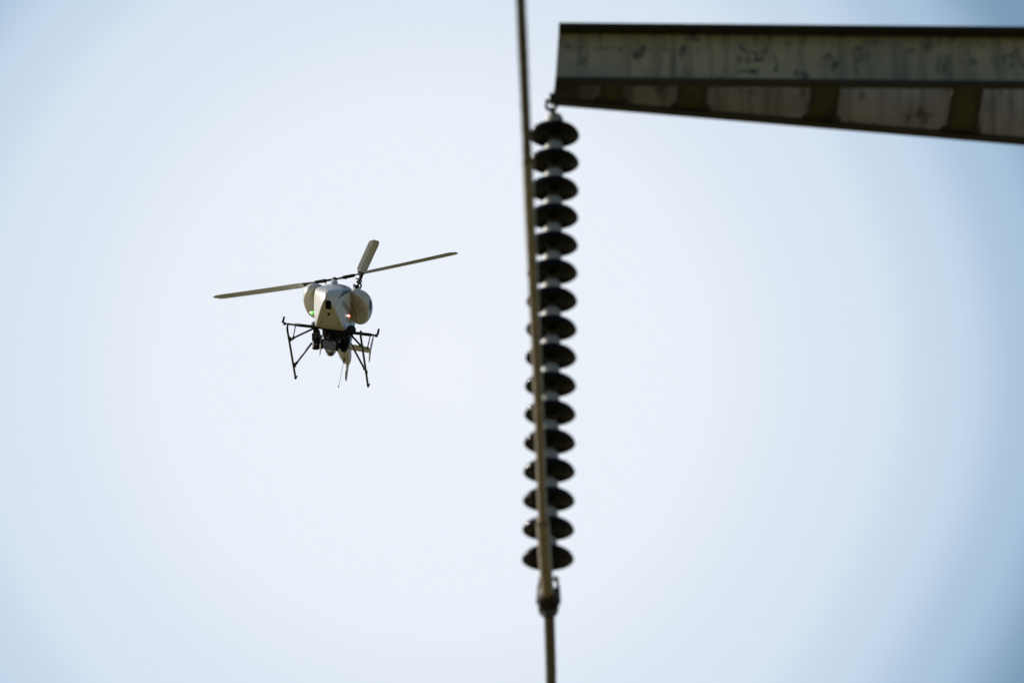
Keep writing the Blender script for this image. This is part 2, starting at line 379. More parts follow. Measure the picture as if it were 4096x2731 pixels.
# the string is plumb in the world
shed0 = None
for i in range(ND):
    c = d_top + Vector((-0.0014 * i, 0, -SP * i))
    if shed0 is None:
        shed0 = link('insulator_disc', lathe(shed_prof, (0, 0, 0), (0, 0, 1), 64), M_glaze, strg)
        cap0 = link('cap', lathe(cap_prof, (0, 0, 0), (0, 0, 1), 32), M_cap, shed0)
        pin0 = link('pin', lathe(pin_prof, (0, 0, 0), (0, 0, 1), 20), M_fit, shed0)
        s = shed0
    else:
        s = shed0.copy(); C.objects.link(s); s.parent = strg
        for q in (cap0, pin0):
            k = q.copy(); C.objects.link(k); k.parent = s
    s.location = c
    rr = random.Random(i)
    s.rotation_euler = (rr.uniform(-.018, .018), rr.uniform(-.018, .018), rr.uniform(0, 6)); s.scale = (1.07, 1.07, 1.0)
# shackle: a ring through the tip plate, ball link down to the first cap
def ring(c, axis, Rr, r, name, par, m=M_fit):
    axis = Vector(axis).normalized(); n = axis.orthogonal().normalized(); b_ = axis.cross(n)
    bm = bmesh.new(); S1, S2 = 32, 10; vv = []
    for i in range(S1):
        a = 2 * math.pi * i / S1; d = n * math.cos(a) + b_ * math.sin(a)
        vv.append([bm.verts.new(Vector(c) + d * (Rr + r * math.cos(2 * math.pi * k / S2)) + axis * r * math.sin(2 * math.pi * k / S2)) for k in range(S2)])
    for i in range(S1):
        for k in range(S2): bm.faces.new((vv[i][k], vv[(i + 1) % S1][k], vv[(i + 1) % S1][(k + 1) % S2], vv[i][(k + 1) % S2]))
    return link(name, bm, m, par)
shc = P(2206, 421, D0) - tip
ring(shc, (0.25, 1, 0.1), 0.030, 0.009, 'shackle', strg)
topcap = d_top + Vector((0, 0, 0.118))
link('ball_link', tube([shc + Vector((0, 0, -0.024)), (shc + topcap) / 2 + Vector((0, 0, -0.01)), topcap + Vector((0, 0, -0.01))], [0.013, 0.016, 0.022]), M_cap, strg)
link('hanger_lug', box(shc + Vector((0.006, 0, 0.038)), (0.035, 0.05, 0.05)), M_fit, strg, False)
link('shackle_pin', tube([shc + Vector((-0.034, 0, 0.026)), shc + Vector((0.05, 0, 0.026))], 0.009, 10), M_fit, strg)

# ---------------------------------------------------------------- suspension clamp and conductor
bot = tip + d_top + Vector((-0.0014 * (ND - 1), 0, -SP * (ND - 1)))
zc = on_plane(2200, 2400, Vector((0, bot.y, 0)), Yn).z
cpx = [(2083, 0), (2098, 350), (2120, 871), (2145, 1393), (2159, 1741), (2171, 2080), (2187, 2330), (2194, 2400), (2200, 2560), (2204, 2731)]
Zn = Vector((0, 0, 1))
cpts = [on_plane(x, y, Vector((0, 0, zc)), Zn) for x, y in cpx]
clamp_c = cpts[7].copy()
near_dir = (cpts[0] - cpts[2]).normalized(); far_dir = (cpts[-1] - cpts[-2]).normalized(); far_dir.x = 0.003; far_dir.normalize()
pre = [cpts[0] + near_dir * d + Vector((0, 0, -0.00005 * d * d)) for d in (75, 38, 19, 9.5, 4.5, 2)]
post = [cpts[-1] + far_dir * d + Vector((0, 0, -0.030 * d + 0.0001 * d * d)) for d in (0.5, 1.2, 2.6, 5.4, 11, 22, 44, 88, 150)]
wire = curve_pts(pre + cpts + post, 6)
cond = empty('conductor_wire', Matrix.Translation(clamp_c))
tag(cond, 'thick weathered power line wire running past the insulator discs and down through the clamp', 'cable')
def strand_tube(pts, rad, n_str, twist, phase=0):
    """A stranded cable: a tube whose radius is fluted by helical strands."""
    bm = bmesh.new(); seg = n_str * 4; rings = []
    pts = [Vector(p) for p in pts]; n = Vector((1, 0, 0)); s = 0
    for i, p in enumerate(pts):
        t = (pts[min(i + 1, len(pts) - 1)] - pts[max(i - 1, 0)]).normalized()
        if i: s += (p - pts[i - 1]).length
        n = (n - t * n.dot(t)).normalized(); b = t.cross(n)
        r0 = rad(i / (len(pts) - 1)) if callable(rad) else rad
        rg = []
        for k in range(seg):
            a = 2 * math.pi * k / seg
            rr = r0 * (0.955 + 0.055 * abs(math.sin(n_str * a / 2)) * 1.0)
            aa = a + s * twist + phase
            rg.append(bm.verts.new(p + (n * math.cos(aa) + b * math.sin(aa)) * rr))
        rings.append(rg)
    for A, B in zip(rings, rings[1:]):
        for k in range(seg): bm.faces.new((A[k], A[(k + 1) % seg], B[(k + 1) % seg], B[k]))
    bm.faces.new(rings[0][::-1]); bm.faces.new(rings[-1])
    return bm
wl_ = [p - clamp_c for p in wire]
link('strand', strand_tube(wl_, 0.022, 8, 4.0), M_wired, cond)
def wire_seg(pa, pb, n=60):
    """points of the wire between two depths (y), resampled"""
    a = [p for p in curve_pts(cpts + post[:4], 30) if pa <= p.y <= pb]
    return [p - clamp_c for p in a]
y_rod0 = cpts[1].y - 2.0; y_far = post[2].y
y_sl = cpts[5].y; y_cl = clamp_c.y
link('armour_rod', strand_tube(wire_seg(cpts[2].y - 0.6, y_sl + 0.1), 0.0235, 11, 2.5), M_wire, cond)
link('sleeve', strand_tube(wire_seg(y_sl, y_cl - 0.02), 0.0335, 14, 1.2), M_wire, cond)
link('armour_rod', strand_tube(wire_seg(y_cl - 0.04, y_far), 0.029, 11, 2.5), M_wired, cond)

clamp = empty('suspension_clamp', Matrix.Translation(clamp_c))
tag(clamp, 'dark metal clamp holding the wire under the lowest insulator disc', 'clamp')
botl = bot - clamp_c
# boat-shaped body (under the wire), keeper (over it), U-bolts, yoke straps up to the string
bm = bmesh.new(); rings = []
for t in [i / 14 for i in range(15)]:
    y = (t - 0.5) * 0.26; k = math.sin(math.pi * (0.12 + 0.76 * t))
    hw, dp = 0.026 + 0.036 * k, 0.022 + 0.052 * k
    rings.append([bm.verts.new((hw * math.cos(a), y, (-dp * math.sin(a) if math.sin(a) > 0 else 0) + 0.012)) for a in [math.pi * q / 10 for q in range(11)]])
for A, B in zip(rings, rings[1:]):
    for k in range(10): bm.faces.new((A[k], A[k + 1], B[k + 1], B[k]))
    bm.faces.new((A[10], A[0], B[0], B[10]))
bm.faces.new(rings[0]); bm.faces.new(rings[-1][::-1])
link('clamp_body', bm, M_fit, clamp)
link('keeper', box((0, 0, 0.030), (0.092, 0.17, 0.024), bevel=0.006), M_fit, clamp, False)
for sy in (-0.05, 0.05):
    link('u_bolt', tube(curve_pts([(-0.048, sy, 0.062), (-0.048, sy, -0.02), (-0.034, sy, -0.060), (0, sy, -0.070), (0.034, sy, -0.060), (0.048, sy, -0.02), (0.048, sy, 0.062)], 5), 0.0075, 10), M_fit, clamp)
for sx in (-1, 1):
    bm = bmesh.new(); add_prism(bm, [(sx * 0.056, -0.025, -0.01), (sx * 0.056, 0.025, -0.01), (sx * 0.050, 0.028, 0.07), (sx * 0.030, 0.018, botl.z - 0.10), (sx * 0.030, -0.018, botl.z - 0.10), (sx * 0.050, -0.028, 0.07)], (sx * 0.009, 0, 0))
    link('strap', bm, M_fit, clamp, False)
link('pivot_pin', tube([(-0.055, 0, botl.z - 0.115), (0.055, 0, botl.z - 0.115)], 0.010), M_cap, clamp)
link('clevis', lathe([(0, 0.060), (0.022, 0.058), (0.026, 0.03), (0.022, -0.01), (0.016, -0.02), (0, -0.02)], (botl.x, botl.y, botl.z - 0.105), (0, 0, 1), 20), M_cap, clamp)

# ---------------------------------------------------------------- the unmanned helicopter
DD = 65.0
O = P(1352, 1264, DD)
def camvec(v): return cr * v[0] + cu * v[1] + cb * v[2]
f_c = Vector((-0.065, 0.42, 0.905)).normalized()
l_c = Vector((0.982, -0.133, 0.132)); l_c = (l_c - f_c * l_c.dot(f_c)).normalized()
u_c = f_c.cross(l_c)
Fw, Lw, Uw = camvec(f_c), camvec(l_c), camvec(u_c)
DM = Matrix(((Fw.x, Lw.x, Uw.x, O.x), (Fw.y, Lw.y, Uw.y, O.y), (Fw.z, Lw.z, Uw.z, O.z), (0, 0, 0, 1)))
DI = DM.inverted()
camL = DI @ CAM_LOC
def lray(px, py): return (DI.to_3x3() @ ray(px, py))
def loc_plane(px, py, axis, val):
    d = lray(px, py); t = (val - camL[axis]) / d[axis]
    return camL + d * t
def Lx(px, py, x): return loc_plane(px, py, 0, x)
def Ly(px, py, y): return loc_plane(px, py, 1, y)
def Lz(px, py, z): return loc_plane(px, py, 2, z)
heli = empty('unmanned_helicopter', DM)
tag(heli, 'white twin-rotor unmanned helicopter with black skids flying left of the insulator string', 'drone')

# --- fuselage: hexagon-like sections that come to a wedge at the nose
SEC = [  # x, ztop, zbot, half width at the shoulder, z of the shoulder, half width at the belly
    (1.010, -0.180, -0.250, 0.024, -0.205, 0.024),
    (0.985, -0.150, -0.280, 0.050, -0.195, 0.045),
    (0.90, -0.090, -0.315, 0.110, -0.150, 0.078),
    (0.76, -0.015, -0.350, 0.180, -0.075, 0.115),
    (0.62, 0.060, -0.378, 0.232, 0.010, 0.152),
    (0.50, 0.135, -0.392, 0.262, 0.060, 0.178),
    (0.40, 0.195, -0.372, 0.262, 0.110, 0.186),
    (0.22, 0.315, -0.290, 0.235, 0.190, 0.180),
    (0.02, 0.385, -0.225, 0.215, 0.235, 0.160),
    (-0.20, 0.360, -0.165, 0.190, 0.210, 0.135),
    (-0.40, 0.280, -0.120, 0.170, 0.160, 0.115),
    (-0.60, 0.190, -0.100, 0.145, 0.120, 0.100),
    (-0.72, 0.160, -0.080, 0.100, 0.100, 0.080)]
def half_ring(s):
    x, zt_, zb_, ws, zs, wb = s
    zm = zs + (zb_ - zs) * 0.5
    return [(0, zt_), (ws * 0.50, zt_ - (zt_ - zs) * 0.12), (ws * 0.85, zt_ - (zt_ - zs) * 0.50), (ws, zs),
            ((ws * 0.62 + wb * 0.38) * 1.01, zm), (wb * 1.07, zb_ + (zs - zb_) * 0.10), (wb * 0.985, zb_ + (zs - zb_) * 0.025), (wb * 0.92, zb_ + 0.001), (wb * 0.45, zb_), (0, zb_)]
bm = bmesh.new(); rings = []
for s in SEC:
    h = half_ring(s)
    nar = lambda b: 1 - 0.085 * min(1, max(0, (b + 0.30) / 0.25))
    prt = lambda y: y if y < 0.15 else 0.15 + (y - 0.15) * 0.45
    pts = [(prt(a * nar(b)) - 0.06 * b, b) for a, b in h] + [(-a * nar(b) - 0.09 * b, b) for a, b in h[-2:0:-1]]
    rings.append([bm.verts.new((s[0], a, b)) for a, b in pts])
nn = len(rings[0])
for A, B in zip(rings, rings[1:]):
    for k in range(nn): bm.faces.new((A[k], A[(k + 1) % nn], B[(k + 1) % nn], B[k]))
bm.faces.new(rings[0][::-1]); bm.faces.new(rings[-1])
fus = link('fuselage', bm, M_white, heli)
md = fus.modifiers.new('sub', 'SUBSURF'); md.levels = 2; md.render_levels = 2
def bake(o):
    dg = bpy.context.evaluated_depsgraph_get(); dg.update()
    me = bpy.data.meshes.new_from_object(o.evaluated_get(dg)); o.modifiers.clear(); o.data = me
    for p in me.polygons: p.use_smooth = True
    return o
bake(fus)
def bvh_of(o, mw=None):
    b = bmesh.new(); b.from_mesh(o.data)
    if mw is not None: b.transform(mw)
    t = BVHTree.FromBMesh(b); b.free(); return t
bvh_f = bvh_of(fus)

# --- side pods
def pod(side):
    cen = Vector((0.16, 0.234 if side > 0 else -0.250, 0.078)); rad = Vector((0.32, 0.162 if side > 0 else 0.145, 0.146))
    n = Vector((0.30, -0.34 * side, -0.88)).normalized(); d = 0.33
    bm = bmesh.new(); bmesh.ops.create_uvsphere(bm, u_segments=96, v_segments=64, radius=1.0)
    for v in bm.verts:
        p = v.co.copy()
        # squarer outer flank
        q = 2.4
        k = (abs(p.x) ** q + abs(p.y) ** q + abs(p.z) ** q) ** (-1 / q); p *= k
        h = p.dot(n) - d
        if h > 0:
            p -= n * h * 0.86
        v.co = Vector((p.x * rad.x, p.y * rad.y, p.z * rad.z))
    o = link('side_pod', bm, M_pod, heli, origin=None); o.location = cen
    # lean the top of the pod out from the body
    o.rotation_euler = (R(-10 * side), 0, R(3 * side))
    return o
podL = pod(1); podR = pod(-1)
bpy.context.view_layer.update()
def lmat(o): return Matrix.LocRotScale(o.location, o.rotation_euler, o.scale)
bvh_l = bvh_of(podL, lmat(podL)); bvh_r = bvh_of(podR, lmat(podR))

# --- surface details carried on the real surface, 2 mm proud of it
def hit(px, py, bvh):
    d = lray(px, py).normalized()
    loc, nor, idx, dist = bvh.ray_cast(camL, d)
    if loc is None: return None
    if nor.dot(d) > 0: nor = -nor
    return loc, nor
def patch(poly, bvh, name, m, parent=fus, lift=0.0035, cuts=2, holder=None):
    """outline in photograph pixels, laid on the surface and given a 2.5 mm thickness"""
    bm = bmesh.new()
    vs_ = [bm.verts.new((x, y, 0)) for x, y in poly]
    bm.faces.new(vs_)
    bmesh.ops.triangulate(bm, faces=bm.faces[:])
    for _ in range(6):
        es = [e for e in bm.edges if e.calc_length() > 3.0]
        if not es: break
        bmesh.ops.subdivide_edges(bm, edges=es, cuts=1); bmesh.ops.triangulate(bm, faces=bm.faces[:])
    bad = []
    for v in bm.verts:
        h = hit(v.co.x, v.co.y, bvh)
        if h is None: bad.append(v); continue
        v.co = h[0] + h[1] * lift
    bmesh.ops.delete(bm, geom=bad, context='VERTS')
    mw = holder.inverted() if holder is not None else None
    if mw is not None: bm.transform(mw)
    return link(name, bm, m, parent, True)
def ell(cx, cy, rx, ry, n=20, rot=0.0):
    o = []
    for i in range(n):
        a = 2 * math.pi * i / n; x, y = rx * math.cos(a), ry * math.sin(a)
        o.append((cx + x * math.cos(rot) - y * math.sin(rot), cy + x * math.sin(rot) + y * math.cos(rot)))
    return o
def q2(x, y): return (1190 + x / 7.35, 1110 + y / 7.35)           # from my enlarged crop of the body
patch([q2(*p) for p in ((820, 705), (850, 672), (935, 672), (985, 715), (987, 932), (828, 912))], bvh_f, 'nose_window', M_hole)
patch(ell(*q2(918, 1072), 5.6, 5.4), bvh_f, 'sensor', M_hole)
for (x, y, r) in ((717, 1303, 2.9), (1205, 1357, 2.9)):
    patch(ell(*q2(x, y), r, r * 0.85, 12), bvh_f, 'drain_hole', M_hole, cuts=1)
patch(ell(*q2(1550, 1325), 2.0, 5.6, 14, 0.1), bvh_f, 'access_port', M_blue, cuts=1)
for (x, y) in ((835, 160), (1302, 215), (1405, 208), (978, 318), (1303, 855), (1638, 1357)):
    patch(ell(*q2(x, y), 1.1, 1.1, 8), bvh_f, 'screw', M_seam, cuts=0)
for (a, b) in (((1357, 392), (1230, 608)), ((1414, 380), (1325, 548)), ((1464, 372), (1397, 506)), ((1510, 368), (1462, 472)), ((1552, 370), (1516, 450)), ((1590, 372), (1563, 434))):
    A_, B_ = q2(*a), q2(*b)
    patch(stroke(A_, B_, 2.9), bvh_f, 'cooling_slot', M_hole, cuts=3)
patch([q2(*p) for p in ((1606, 945), (1642, 1020), (1634, 1074), (1588, 990))], bvh_f, 'warning_sticker', M_dred)
def nearest(px, py):
    a, b = hit(px, py, bvh_f), hit(px, py, bvh_l)
    if a is None or b is None: return a or b
    return a if (a[0] - camL).length < (b[0] - camL).length else b
seam = curve_pts([(*q2(*p), 0) for p in ((1700, 352), (1610, 440), (1565, 540), (1548, 645), (1562, 735), (1622, 850), (1680, 960), (1708, 1080), (1722, 1200), (1726, 1296))], 6)
sp = [nearest(p.x, p.y) for p in seam]
sp = [h[0] + h[1] * 0.0005 for h in sp if h]
link('seam', tube(sp, 0.0026, 6), M_seam, fus)
def surface_text(body, p_tl, v_u, v_v, bvh, m, parent, name):
    """p_tl: pixel of the first letter's foot; v_u: whole line's run in pixels; v_v: cap height in pixels"""
    cu_ = bpy.data.curves.new(name, 'FONT'); cu_.body = body; cu_.size = 1.0; cu_.resolution_u = 3
    to = bpy.data.objects.new(name, cu_); C.objects.link(to)
    dg = bpy.context.evaluated_depsgraph_get(); dg.update()
    me = bpy.data.meshes.new_from_object(to.evaluated_get(dg)); bpy.data.objects.remove(to)
    bm = bmesh.new(); bm.from_mesh(me)
    bmesh.ops.triangulate(bm, faces=bm.faces[:])
    bmesh.ops.subdivide_edges(bm, edges=[e for e in bm.edges if e.calc_length() > 0.2], cuts=2)
    xs = [v.co.x for v in bm.verts]; ys = [v.co.y for v in bm.verts]
    x0, x1, y0, y1 = min(xs), max(xs), min(ys), max(ys)
    bad = []
    for v in bm.verts:
        u, w = (v.co.x - x0) / (x1 - x0), (v.co.y - y0) / (y1 - y0)
        h = hit(p_tl[0] + v_u[0] * u + v_v[0] * w, p_tl[1] + v_u[1] * u + v_v[1] * w, bvh)
        if h is None: bad.append(v); continue
        v.co = h[0] + h[1] * 0.002
    bmesh.ops.delete(bm, geom=bad, context='VERTS')
    return link(name, bm, m, parent, False)
surface_text('EXPERIMENTAL', q2(1300, 785), (35.5, 46.5), (6.0, -15.5), bvh_f, M_text, fus, 'lettering')
# emblem on the port pod: blue disc with a pale ring and bar
plm = lmat(podL)
e0 = q2(2143, 820)
patch(ell(e0[0], e0[1], 4.6, 22.5, 28, 0.04), bvh_l, 'emblem', M_blue, podL, holder=plm, lift=0.003, cuts=3)

def lamp(px, py, bvh, name, m, r):
    h = hit(px, py, bvh); c, n = h
    base = link(name, lathe([(0, 0.0), (r * 1.25, 0.0), (r * 1.25, 0.008), (r * 1.05, 0.012), (0, 0.012)], c - n * 0.002, n, 20), M_white, fus)
    link('lens', lathe([(r, 0.010), (r * 0.96, 0.018), (r * 0.75, 0.026), (r * 0.42, 0.031), (0, 0.033)], c, n, 20), m, base)
    tocam = (camL - c).normalized()
    k = c + n * 0.010 + tocam * 0.018
    link('bulb', lathe([(0, -0.009), (0.007, -0.006), (0.0095, 0), (0.007, 0.006), (0, 0.009)], k, tocam, 16), M_core, base)
    return base
lamp(*q2(1472, 1122), bvh_f, 'navigation_light', M_red, 0.019)['label'] = 'glowing red navigation light'
# starboard lamp sits on the far flank, just past the edge of the nose
cL = Vector((0.42, -0.212, -0.195)); nL = Vector((0.55, -0.83, -0.05)).normalized()
base = link('navigation_light', lathe([(0, -0.02), (0.024, -0.02), (0.024, 0.008), (0.020, 0.012), (0, 0.012)], cL, nL, 20), M_white, fus)
base['label'] = 'glowing green navigation light'
link('lens', lathe([(0.020, 0.010), (0.019, 0.019), (0.015, 0.028), (0.008, 0.033), (0, 0.035)], cL, nL, 20), M_green, base)
link('bulb', lathe([(0, 0.028), (0.009, 0.030), (0.009, 0.036), (0, 0.041)], cL, nL, 16), M_core, base)

# --- mast fairing and hubs
hz = 0.455
hub1 = Lx(1338, 1117, 0.00); hub2 = Lx(1434, 1130, -0.02)
def rotor(hub, side, phi, m):
    tau = R(11) * side; tf_ = R(4.5)
    u = Vector((math.sin(tf_), math.sin(tau), math.cos(tau))).normalized()
    f = Vector((1, 0, 0)); f = (f - u * f.dot(u)).normalized(); l = u.cross(f)
    rot = link('rotor', lathe([(0, 0.022), (0.014, 0.022), (0.028, 0.012), (0.030, -0.010), (0.014, -0.018), (0.010, -0.10), (0, -0.10)], (0, 0, 0), u, 24), M_black, heli)
    rot.location = hub
    for k in (0, 1):
        a = phi + math.pi * k
        dr = (f * math.cos(a) + l * math.sin(a)); dr = (dr + u * math.tan(R(1.2))).normalized()
        ch = u.cross(dr).normalized() * 1.0; up = dr.cross(ch)
        # flat grip arm
        b = bmesh.new(); add_tube(b, [dr * 0.02, dr * 0.10, dr * 0.12, dr * 0.24, dr * 0.26], [0.014, 0.014, 0.022, 0.020, 0.014], 10)
        add_tube(b, [dr * 0.13 - ch * 0.05 - up * 0.01, dr * 0.13 + ch * 0.03 - up * 0.01], 0.008, 8)
        link('blade_grip', b, M_black, rot)
        # tapered airfoil blade, bronze root
        def aero(r0, r1, nst, mm, nm_, par):
            b = bmesh.new(); rg = []
            for i in range(nst + 1):
                t = i / nst; r = r0 + (r1 - r0) * t
                c = 0.118
                if r < 0.46: c = 0.045 + 0.073 * max(0, (r - 0.24) / 0.22)
                if r > 1.45: c *= 1 - 0.45 * ((r - 1.45) / 0.10) ** 2
                tw = R(9 - 6 * r / 1.6); bend = 0.018 * (r / 1.6) ** 2
                prof = [(0.28, 0), (0.22, .055), (0.05, .075), (-0.25, .05), (-0.72, .0), (-0.25, -.03), (0.05, -.045), (0.22, -.035)]
                rg.append([b.verts.new(dr * r + up * bend + (ch * math.cos(tw) + up * math.sin(tw)) * x * c + (up * math.cos(tw) - ch * math.sin(tw)) * z * c) for x, z in prof])
            for A, B in zip(rg, rg[1:]):
                for q in range(8): b.faces.new((A[q], A[(q + 1) % 8], B[(q + 1) % 8], B[q]))
            b.faces.new(rg[0][::-1]); b.faces.new(rg[-1])
            return link(nm_, b, mm, par)
        bl = aero(0.40, 1.55, 24, M_blade, 'rotor_blade', rot)
        aero(0.24, 0.405, 6, M_root, 'blade_root', bl)
    return rot, u
PHI1 = R(70); PHI2 = R(15)
r1, u1 = rotor(hub1, -1, PHI1, 0)
r2, u2 = rotor(hub2, 1, PHI2, 0)
# white mast fairing in front of the starboard hub, with its little side strake
fb, ft = Lx(1331.0, 1153, 0.29), Lx(1337.5, 1127, 0.23)
ax = (ft - fb).normalized(); hL = (ft - fb).length
bm = bmesh.new()
add_lathe(bm, [(0.074, -0.09), (0.060, -0.03), (0.0555, 0.0), (0.047, hL * 0.55), (0.041, hL * 0.92), (0.036, hL), (0, hL + 0.004)], fb, ax, 28)
link('mast_fairing', bm, M_white, heli)
bm = bmesh.new(); a, c = Lx(1299, 1133, 0.16), Lx(1312.5, 1149, 0.29)
add_tube(bm, [a, c], [0.006, 0.010], 8)
link('strake', bm, M_white, heli)
# port mast with its swashplate links
b2 = Lx(1426, 1158, -0.02); t2 = Lx(1432, 1136, -0.02)
bm = bmesh.new(); add_tube(bm, [b2, (b2 + t2) / 2, t2], [0.022, 0.022, 0.013], 12)
link('rotor_mast', bm, M_black, heli)
bm = bmesh.new()
add_tube(bm, [Lx(1415, 1136, 0.03), Lx(1416, 1143, 0.03), Lx(1424, 1147, 0.01)], 0.009, 8)
add_tube(bm, curve_pts([Lx(1430, 1137, -0.02), Lx(1440, 1135, -0.02), Lx(1445, 1143, -0.02), Lx(1441, 1152, -0.02), Lx(1438, 1160, -0.02)], 4), 0.010, 8)
add_tube(bm, [Lx(1415, 1144, 0.03), Lx(1413.5, 1152, 0.03)], 0.005, 8)
link('pitch_link', bm, M_black, heli)
bm = bmesh.new()
add_tube(bm, [Lx(1427, 1139, 0.01), Lx(1434, 1135, 0.01)], [0.013, 0.016], 10)
add_tube(bm, [Lx(1437, 1133, 0.01), Lx(1446, 1128, 0.01)], [0.011, 0.012], 10)
link('pitch_horn', bm, M_steel, heli)

# --- tail boom, stabiliser, fins, whip aerial
SB = [(-0.55, 0.15, -0.11, 0.105), (-0.75, 0.12, -0.085, 0.093), (-0.95, 0.10, -0.055, 0.083), (-1.15, 0.085, -0.035, 0.070), (-1.30, 0.075, -0.012, 0.050), (-1.39, 0.065, 0.012, 0.022), (-1.42, 0.055, 0.025, 0.010)]
bm = bmesh.new(); rings = []
for x, zt_, zb_, w_ in SB:
    zc_, hh = (zt_ + zb_) / 2, (zt_ - zb_) / 2
    pr = []
    for k in range(16):
        a = 2 * math.pi * k / 16; ca, sa = math.cos(a), math.sin(a)
        pr.append((math.copysign(abs(ca) ** 0.65, ca) * w_, zc_ + math.copysign(abs(sa) ** 0.65, sa) * hh))
    rings.append([bm.verts.new((x, a - 0.022 * min(1, (-0.55 - x) / 0.3 + 0.2), b)) for a, b in pr])
for A, B in zip(rings, rings[1:]):
    for k in range(16): bm.faces.new((A[k], A[(k + 1) % 16], B[(k + 1) % 16], B[k]))
bm.faces.new(rings[0]); bm.faces.new(rings[-1][::-1])
boom = link('tail_boom', bm, M_white, heli)
md = boom.modifiers.new('sub', 'SUBSURF'); md.levels = 1; md.render_levels = 1; bake(boom)
def fin(name, pts2, y, th, m=M_white, par=heli):
    """plate in the XZ plane at y, tapered to its edges"""
    cx = sum(p[0] for p in pts2) / len(pts2); cz = sum(p[1] for p in pts2) / len(pts2)
    bm = bmesh.new(); a = []; b = []; e = []
    for x, z in pts2: e.append(bm.verts.new((x, y, z)))
    for x, z in pts2:
        xx, zz = x + (cx - x) * 0.28, z + (cz - z) * 0.12
        a.append(bm.verts.new((xx, y - th / 2, zz))); b.append(bm.verts.new((xx, y + th / 2, zz)))
    n = len(pts2)
    for i in range(n):
        j = (i + 1) % n
        bm.faces.new((e[i], e[j], a[j], a[i])); bm.faces.new((e[j], e[i], b[i], b[j]))
    bm.faces.new(a); bm.faces.new(b[::-1])
    return auto_smooth(link(name, bm, m, par), 40)
fin('tail_fin', [(-1.22, 0.03), (-1.34, 0.04), (-1.42, 0.06), (-1.50, -0.08), (-1.52, -0.135), (-1.49, -0.135), (-1.38, -0.06)], -0.022, 0.022)
bm = bmesh.new()
for s in (-1, 1):
    prof = [(-0.76, 0.012, 0.03), (-0.80, 0.030, 0.03), (-0.92, 0.022, 0.03), (-0.93, 0.012, 0.03), (-0.80, 0.0, 0.03)]
    A = [bm.verts.new((x, 0.04 * s, z)) for x, z, _ in prof]; B = [bm.verts.new((x - 0.02, 0.29 * s, z)) for x, z, _ in prof]
    bm.faces.new(A); bm.faces.new(B[::-1])
    for i in range(5): bm.faces.new((A[i], A[(i + 1) % 5], B[(i + 1) % 5], B[i]))
link('stabiliser', bm, M_white, heli, False)
for s in (-1, 1):
    fin('end_plate', [(-0.83, 0.06), (-0.86, 0.19), (-0.90, 0.22), (-0.93, 0.20), (-0.93, 0.04), (-0.99, -0.075), (-0.99, -0.095), (-0.96, -0.08), (-0.87, -0.02)], 0.292 * s, 0.014)
wb_ = Lz(1377, 1437, -0.035)
link('whip_antenna', add_tube(tube([wb_, wb_ + Vector((0, 0, -0.335)), wb_ + Vector((0, 0, -0.337)), wb_ + Vector((0, 0, -0.36))], [0.0026, 0.0022, 0.0055, 0.0055], 8), [wb_ + Vector((0.02, 0, 0.02)), wb_ + Vector((0, 0, -0.02)), wb_ + Vector((0, 0, -0.05))], [0.018, 0.011, 0.004], 10), M_black, heli)

# --- landing gear
ZS = -0.56
def tubes(name, pts, r, m, seg=12): return link(name, tube(pts, r, seg), m, heli)
sl_ = [Lz(1182, 1511, ZS), Lz(1149.5, 1318, ZS)]
sr_ = [Lz(1472, 1543, ZS), Lz(1443.5, 1348, ZS)]
for (a, b, fp) in ((sl_[0], sl_[1], (1150.5, 1292)), (sr_[0], sr_[1], (1443.5, 1322))):
    nose = loc_plane(fp[0], fp[1], 0, b.x + 0.03)
    sk = tubes('skid', curve_pts([a, a * 0.66 + b * 0.34, a * 0.3 + b * 0.7, b, b * 0.3 + nose * 0.7, nose], 5), 0.0125, M_carbon)
    link('end_cap', add_tube(tube([a + Vector((0.03, 0, 0)), a + Vector((-0.015, 0, 0))], 0.0138, 12), [a + Vector((0.01, 0.008, 0.0)), a + Vector((0.035, 0.022, 0.012))], 0.008, 8), M_black, sk)
def onskid(px, py): return Lz(px, py, ZS)
XB = 0.40
def strut(p0, p1, fit):
    """p0 body end, p1 skid end"""
    s = tubes('strut', [p0, p1 + (p0 - p1) * 0.10], 0.0115, M_strut)
    d = (p1 - p0).normalized()
    link('fitting', add_tube(tube([p1 - d * 0.055, p1 - d * 0.03], 0.0165, 10), [p1 - d * 0.035, p1], [0.010, 0.008], 8), M_black, s)
    link('bracket', tube([p1 + Vector((0.035, 0, 0.004)), p1 + Vector((-0.035, 0, 0.004))], 0.0148, 12), M_black, s)
strut(Lx(1252, 1315, 0.42), onskid(1161, 1357), 0)
strut(Lx(1247, 1372, 0.02), onskid(1179, 1461), 0)
strut(Lx(1402, 1337, 0.42), onskid(1450, 1390), 0)
strut(Lx(1401, 1370, 0.02), onskid(1465, 1488), 0)
# round black gear mounts on the flanks
for (px, py, y, s) in ((1262, 1303, 0.40, -1), (1404, 1320, 0.40, 1)):
    link('gear_mount', lathe([(0, -0.02), (0.052, -0.02), (0.055, -0.015), (0.055, 0.015), (0.050, 0.02), (0, 0.022)], Lx(px, py, y), (1, s * 0.35, -0.1), 28), M_black, heli)

